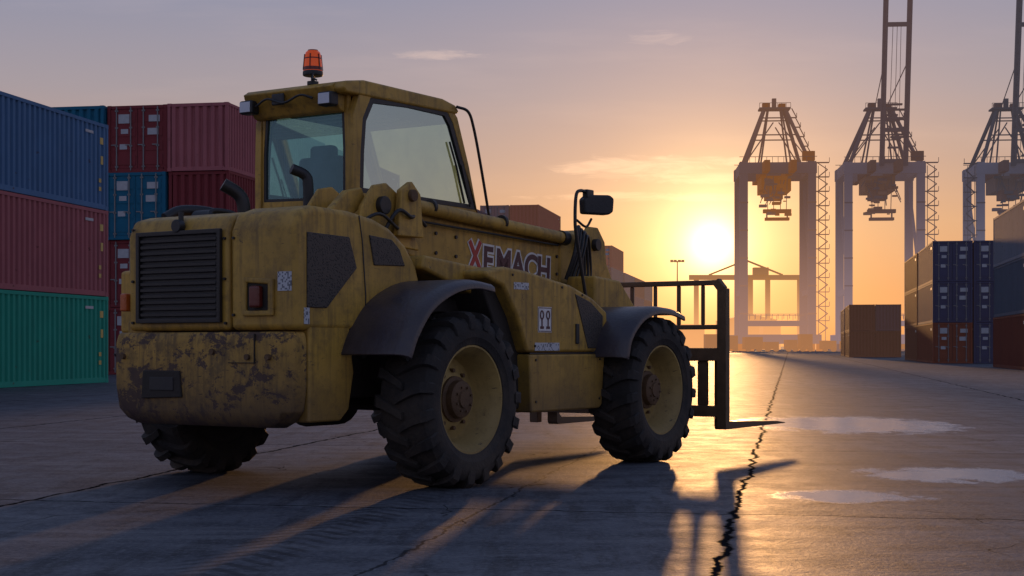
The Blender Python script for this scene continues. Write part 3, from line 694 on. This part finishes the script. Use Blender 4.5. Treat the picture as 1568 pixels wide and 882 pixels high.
# ================================================================ CRANES
def haze_glow_mat(name,col,em,es,rough=.85):  # surface emission stands in for aerial haze on distant structures
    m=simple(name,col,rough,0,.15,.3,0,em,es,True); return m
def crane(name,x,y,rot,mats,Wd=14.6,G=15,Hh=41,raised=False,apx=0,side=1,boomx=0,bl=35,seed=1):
    bm=bmesh.new()
    hw=Wd/2
    for sx in (-1,1):
        for sy in (-1,1):
            add_box(bm,sx*hw-.85,sx*hw+.85,sy*G/2-.7,sy*G/2+.7,2.2,Hh,0)
            for k in (-1.6,0,1.6): add_box(bm,sx*hw+k-.6,sx*hw+k+.6,sy*G/2-.6,sy*G/2+.6,0,1.6,1)
        add_box(bm,sx*hw-.5,sx*hw+.5,-G/2,G/2,Hh*.30,Hh*.30+1.2,0)
        add_beam(bm,(sx*hw,-G/2,Hh*.33),(sx*hw,G/2,Hh*.92),.6,.6,0)
        add_box(bm,sx*hw-.7,sx*hw+.7,-G/2,G/2,Hh-2.4,Hh,0)
        for zz in (8,14,20,26,32): add_box(bm,sx*hw-.9,sx*hw+.9,-G/2-.75,-G/2-.5,zz,zz+.3,2)
    for sy in (-1,1):
        yy=sy*(G/2+.0)
        add_box(bm,-hw-2.0,hw+2.0,yy-.65,yy+.65,1.6,3.6,0)
        add_box(bm,-hw+.85,hw-.85,yy-.4,yy+.4,5.6,6.6,0)
        add_box(bm,-hw-1.0,hw+1.0,yy-.74,yy+.74,Hh-2.6,Hh-.2,0)
        for k in range(13): add_beam(bm,(-hw+k*Wd/12,yy-.8,Hh-.2),(-hw+k*Wd/12,yy-.8,Hh+1),.10,.10,2)
        add_beam(bm,(-hw-1,yy-.8,Hh+1),(hw+1,yy-.8,Hh+1),.12,.12,2)
        for k in range(12): add_beam(bm,(-hw+k*Wd/12,yy-.8,7.0),(-hw+k*Wd/12,yy-.8,8.0),.10,.10,2)
        add_beam(bm,(-hw,yy-.8,8.0),(hw,yy-.8,8.0),.12,.12,2)
        top=Hh+12.5; ax=apx
        add_beam(bm,(-hw+.5,yy,Hh),(ax-2.2,yy*.15,top),.6,.6,2); add_beam(bm,(hw-.5,yy,Hh),(ax+2.2,yy*.15,top),.6,.6,2)
        add_beam(bm,(-hw*.45,yy*.5,Hh),(ax-1.4,yy*.15,top),.28,.28,2); add_beam(bm,(hw*.45,yy*.5,Hh),(ax+1.4,yy*.15,top),.28,.28,2)
        for t in (.5,.82):
            xa=(-hw+.5)*(1-t)+(ax-2.2)*t; xb=(hw-.5)*(1-t)+(ax+2.2)*t; yc=yy*(1-t)+yy*.15*t; z=Hh+12.5*t
            add_beam(bm,(xa,yc,z),(xb,yc,z),.22,.25,2)
        add_beam(bm,(-hw+.5,yy,Hh),(ax-.6,yy*.5,Hh+9),.2,.2,2); add_beam(bm,(hw-.5,yy,Hh),(ax+.6,yy*.5,Hh+9),.2,.2,2)
    add_box(bm,apx-3.4,apx+3.4,-2,2,top-.2,top+.15,2); add_box(bm,apx-2.6,apx-1,-1,1,top,top+1.3,1); add_box(bm,apx+.9,apx+2.4,-1,1,top,top+1.1,1); add_box(bm,apx-.5,apx+.4,-.6,.6,top,top+2.3,2)
    add_beam(bm,(apx-3.4,-2,top+1.1),(apx+3.4,-2,top+1.1),.1,.1,2)
    for k in range(8): add_beam(bm,(apx-3.4+k*.97,-2,top),(apx-3.4+k*.97,-2,top+1.1),.09,.09,2)
    for k in range(5):
        z=Hh+2+k*2.1; xx=hw-.8-k*.85
        add_box(bm,xx,xx+1.7,-1.2,-.2,z,z+.15,2); add_beam(bm,(xx+1.7,-1,z),(xx+.6,-1,z+2.1),.2,.2,2); add_beam(bm,(xx+1.7,-1,z),(xx+1.7,-1,z+1.1),.12,.12,2)
    add_box(bm,hw-2.0,hw+.6,-G/2-.5,-G/2+1,Hh+.2,Hh+2.2,1)
    for gx in (-2.8,2.8):
        add_box(bm,boomx+gx-.6,boomx+gx+.6,-G*.9,G*1.1,Hh-2.6,Hh-.3,1)
    add_box(bm,boomx-3.2,boomx+3.2,-G*.3,G*.4,Hh-6.0,Hh-2.7,3)
    add_box(bm,boomx-2.4,boomx+1.2,-G*.45,-G*.1,Hh-8.0,Hh-6.0,1)
    rj=random.Random(seed)
    for k in range(34):
        xx=boomx+rj.uniform(-3.4,3.2); zz=Hh-rj.uniform(2.5,11.5); s=rj.uniform(.25,.95)
        add_box(bm,xx-s,xx+s,-G*.5,-G*.5+1.5*s,zz-s*.35,zz+s*.35,rj.choice((1,2,3)))
    for k in range(10):
        x1=boomx+rj.uniform(-3.2,3.2); z1=Hh-rj.uniform(2.5,7); add_beam(bm,(x1,-G*.45,z1),(x1+rj.uniform(-2,2),-G*.45,z1-rj.uniform(2,4.5)),.18,.18,2)
    for k in (-2.2,-.8,.8,2.2): add_beam(bm,(boomx+k,-G*.4,Hh-3),(boomx+k*.9,-G*.4,Hh-10.8),.14,.14,2)
    add_box(bm,boomx-3.0,boomx+3.0,-G*.45,-G*.35,Hh-11.0,Hh-10.2,1); add_box(bm,boomx-2.6,boomx+2.6,-G*.46,-G*.34,Hh-12.6,Hh-12.0,1)
    for k in (-2.2,2.2): add_beam(bm,(boomx+k,-G*.4,Hh-12.1),(boomx+k,-G*.4,Hh-10.8),.3,.3,2)
    sx=side*(hw+1.3); z=3.5
    while z<Hh-2:
        add_beam(bm,(sx,-G/2,z),(sx+side*1.9,-G/2-1,z+1.5),.3,.16,2)
        add_beam(bm,(sx+side*1.9,-G/2-1,z+1.5),(sx,-G/2,z+3.0),.3,.16,2)
        a,b=sorted((sx-side*.5,sx+side*2.3)); add_box(bm,a,b,-G/2-1,-G/2+.2,z+3.0,z+3.15,2)
        add_beam(bm,(sx+side*2.3,-G/2-1,z+3.1),(sx+side*2.3,-G/2-1,z+4.1),.10,.10,2)
        z+=3.1
    for o in (0,side*1.5): add_beam(bm,(sx+o,-G/2-.6,2),(sx+o,-G/2-.6,Hh-1),.13,.13,2)
    if raised:
        bw=2.5; n=16; x0=boomx+2.2
        y0=-G/2-1; 
        for sxx in (-1,1):
            add_beam(bm,(x0+sxx*bw,y0,Hh-1),(x0+sxx*bw,y0-6,Hh+bl),1.0,.9,2)
            add_beam(bm,(x0+sxx*bw,y0-2.4,Hh-1),(x0+sxx*bw,y0-8.4,Hh+bl),.35,.35,2)
            for k in range(n):
                za=Hh+k*bl/n; zb=za+bl/n; ya=y0-6*k/n; yb=y0-6*(k+1)/n
                add_beam(bm,(x0+sxx*bw,ya,za),(x0+sxx*bw,yb-2.4,zb),.22,.22,2)
        for k in (0,3,13.0,15.9):
            add_beam(bm,(x0-bw,y0-6*k/n,Hh+k*bl/n),(x0+bw,y0-6*k/n,Hh+k*bl/n),1.0,.8,2)
        for sxx in (-.45,.0,.4):
            add_beam(bm,(x0+sxx*bw,y0,Hh),(x0+sxx*bw*.8,y0-6*.8,Hh+bl*.8),.10,.10,2)
        for k in range(9):
            zz=Hh+rj.uniform(0,13); add_box(bm,x0-bw+rj.uniform(0,3),x0+rj.uniform(0,bw),y0-1,y0,zz,zz+.35,2)
        for sxx in (-1,1): add_beam(bm,(apx+sxx*1.2,0,top),(x0+sxx*bw,y0-4,Hh+bl*.6),.16,.16,2)
    ob=finish(bm,name,mats,None,0)
    ob.location=(x,y,0); ob.rotation_euler=(0,0,rot); return ob
c1=[haze_glow_mat('crane_paint_haze_warm',(.10,.08,.10),(.68,.35,.23),.22),haze_glow_mat('crane_machinery_haze_warm',(.07,.035,.02),(.90,.34,.11),.25),haze_glow_mat('crane_lattice_haze_warm',(.05,.04,.045),(.78,.38,.23),.22),haze_glow_mat('crane_house_haze_warm',(.10,.05,.02),(.90,.34,.10),.28)]  # warm glow on this crane is painted haze, not coat colour
c2=[haze_glow_mat('crane_paint_haze_pale',(.12,.12,.16),(.55,.35,.33),.20),haze_glow_mat('crane_machinery_haze_pale',(.06,.045,.04),(.6,.32,.24),.17),haze_glow_mat('crane_lattice_haze_pale',(.04,.04,.05),(.55,.33,.30),.17),haze_glow_mat('crane_house_haze_pale',(.08,.05,.045),(.6,.33,.24),.19)]
c3=[haze_glow_mat('crane_paint_haze_blue',(.12,.15,.21),(.42,.34,.40),.18),haze_glow_mat('crane_machinery_haze_blue',(.08,.06,.06),(.5,.33,.32),.13),haze_glow_mat('crane_lattice_haze_blue',(.045,.05,.065),(.4,.32,.36),.14),haze_glow_mat('crane_house_haze_blue',(.10,.10,.13),(.5,.36,.34),.13)]
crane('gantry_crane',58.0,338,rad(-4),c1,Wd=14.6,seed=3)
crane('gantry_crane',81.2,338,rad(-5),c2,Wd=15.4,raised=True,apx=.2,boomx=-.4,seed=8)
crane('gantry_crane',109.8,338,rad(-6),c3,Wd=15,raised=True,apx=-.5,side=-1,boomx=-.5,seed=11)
hz=haze_glow_mat('haze_glow_far_structures',(.08,.06,.05),(.90,.40,.14),.42)  # far silhouettes given emission to imitate the sunlit haze veil
bm=bmesh.new()
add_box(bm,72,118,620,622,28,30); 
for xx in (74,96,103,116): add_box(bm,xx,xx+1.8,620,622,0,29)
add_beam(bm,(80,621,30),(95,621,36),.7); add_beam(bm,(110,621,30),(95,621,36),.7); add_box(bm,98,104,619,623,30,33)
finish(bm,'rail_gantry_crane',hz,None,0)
rj=random.Random(5)
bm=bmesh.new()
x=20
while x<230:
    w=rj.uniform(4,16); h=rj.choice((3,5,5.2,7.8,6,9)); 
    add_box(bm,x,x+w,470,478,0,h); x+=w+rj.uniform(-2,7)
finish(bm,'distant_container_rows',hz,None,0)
hz2=haze_glow_mat('haze_glow_mid_structures',(.06,.04,.03),(.80,.34,.13),.20)  # weaker painted haze glow for the nearer silhouettes and poles
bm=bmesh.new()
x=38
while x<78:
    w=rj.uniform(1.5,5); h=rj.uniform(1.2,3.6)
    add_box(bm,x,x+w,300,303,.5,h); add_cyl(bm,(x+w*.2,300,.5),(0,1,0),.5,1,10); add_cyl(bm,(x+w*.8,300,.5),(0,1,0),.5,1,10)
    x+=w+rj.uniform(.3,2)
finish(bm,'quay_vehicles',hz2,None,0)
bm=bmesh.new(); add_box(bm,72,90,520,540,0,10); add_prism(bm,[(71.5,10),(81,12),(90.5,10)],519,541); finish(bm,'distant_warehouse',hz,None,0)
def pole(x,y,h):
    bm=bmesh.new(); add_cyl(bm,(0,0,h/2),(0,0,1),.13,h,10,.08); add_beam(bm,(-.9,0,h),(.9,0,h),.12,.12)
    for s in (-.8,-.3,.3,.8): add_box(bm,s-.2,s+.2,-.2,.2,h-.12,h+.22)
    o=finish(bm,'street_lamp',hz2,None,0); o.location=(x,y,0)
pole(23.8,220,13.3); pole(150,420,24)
# ================================================================ WORLD
SE,SA=rad(3.8),rad(7.45)
sd=Vector((math.sin(SA)*math.cos(SE),math.cos(SA)*math.cos(SE),math.sin(SE)))
w=bpy.data.worlds.new('World'); S.world=w; w.use_nodes=True
n=NT(w.node_tree); bg=w.node_tree.nodes['Background']
tc=n.new('ShaderNodeTexCoord').outputs['Generated']
nrm=n.new('ShaderNodeVectorMath',operation='NORMALIZE'); n.put(nrm.inputs[0],tc); dirv=nrm.outputs[0]
sep=n.new('ShaderNodeSeparateXYZ'); n.put(sep.inputs[0],dirv); X,Y,Z=sep.outputs
dt=n.new('ShaderNodeVectorMath',operation='DOT_PRODUCT'); n.put(dt.inputs[0],dirv); dt.inputs[1].default_value=sd; dot=dt.outputs['Value']
zc=n.math('MAXIMUM',Z,0)
warm=n.ramp(zc,[(0,(.66,.27,.11)),(.035,(.68,.31,.14)),(.077,(.63,.36,.21)),(.12,(.49,.34,.285)),(.162,(.38,.32,.345)),(.226,(.27,.28,.385)),(.5,(.17,.21,.35)),(1,(.10,.15,.28))])
cool=n.ramp(zc,[(0,(.38,.32,.40)),(.08,(.44,.38,.46)),(.2,(.34,.35,.47)),(.5,(.18,.24,.42)),(1,(.10,.15,.29))])
f=n.sstep(dot,.2,.97)
c=n.mix(f,cool,warm)
th2=n.math('MULTIPLY',n.math('SUBTRACT',1,dot),2)
def glow(sdeg,amp,col):
    s=rad(sdeg)**2
    e=n.math('MULTIPLY',n.math('EXPONENT',n.math('MULTIPLY',th2,-1/s)),amp)
    return n.mix(1.0,(0,0,0),n.mix(1.0,col,e,'MULTIPLY'))
for g in ((.75,1.2,(1,.86,.6)),(1.6,.85,(1,.82,.46)),(3.0,.60,(1,.62,.20)),(5.2,.33,(1,.48,.11)),(10,.13,(1,.42,.12))):
    c=n.mix(1.0,c,glow(*g),'ADD')
u=n.math('DIVIDE',X,n.math('MAXIMUM',Y,.05)); v=n.math('DIVIDE',Z,n.math('MAXIMUM',Y,.05))
cmb=n.new('ShaderNodeCombineXYZ'); n.put(cmb.inputs[0],u); n.put(cmb.inputs[1],v)
wz=n.noise(n.map(cmb.outputs[0],(26,150,1)),1,5,.68,.8)
wz2=n.noise(n.map(cmb.outputs[0],(5,34,1),(3,1,0)),1,4,.6)
wd=n.math('MULTIPLY',n.math('SUBTRACT',wz,.5),5.5)
cl=None
for (cu,cv,ru,rv,am) in ((-.047,.1905,.034,.003,.6),(.095,.202,.020,.0045,.4),(.083,.117,.050,.007,.9),(.12,.110,.045,.004,.8),(.145,.121,.03,.003,.8),(.09,.0975,.07,.003,.8)):
    dx=n.math('DIVIDE',n.math('SUBTRACT',u,cu),ru); dy=n.math('DIVIDE',n.math('SUBTRACT',v,cv),rv)
    d=n.math('ADD',n.math('ADD',n.math('MULTIPLY',dx,dx),n.math('MULTIPLY',dy,dy)),wd)
    k=n.math('MULTIPLY',n.math('SUBTRACT',1,n.sstep(d,-.6,1.6)),am)
    cl=k if cl is None else n.math('MAXIMUM',cl,k)
cl=n.math('MULTIPLY',cl,n.math('GREATER_THAN',Y,.1))
soft=n.math('MULTIPLY',n.sstep(wz2,.45,.75),.12)
cl=n.math('MAXIMUM',cl,soft)
c=n.mix(cl,c,n.mix(1.0,c,(.32,.20,.11),'ADD'))
sky=n.new('ShaderNodeTexSky',sky_type='NISHITA'); sky.sun_disc=False; sky.sun_elevation=SE; sky.sun_rotation=SA
c=n.mix(1.0,c,n.mix(1.0,sky.outputs[0],(.004,.004,.004),'MULTIPLY'),'ADD')
n.put(bg.inputs['Color'],c); bg.inputs['Strength'].default_value=.98
L=bpy.data.lights.new('sun','SUN'); L.energy=2.0; L.angle=rad(.9); L.color=(1,.50,.18)
lo=bpy.data.objects.new('sun',L); COL.objects.link(lo); lo.rotation_euler=(-sd).to_track_quat('-Z','Y').to_euler(); lo.location=(20,120,20)
cam=bpy.data.cameras.new('camera'); co=bpy.data.objects.new('camera',cam); COL.objects.link(co)
co.location=(0,0,1.1); co.rotation_euler=(rad(90),0,0); cam.sensor_width=36; cam.lens=36*2340/1568; cam.shift_y=89/1568
cam.clip_end=9000; S.camera=co
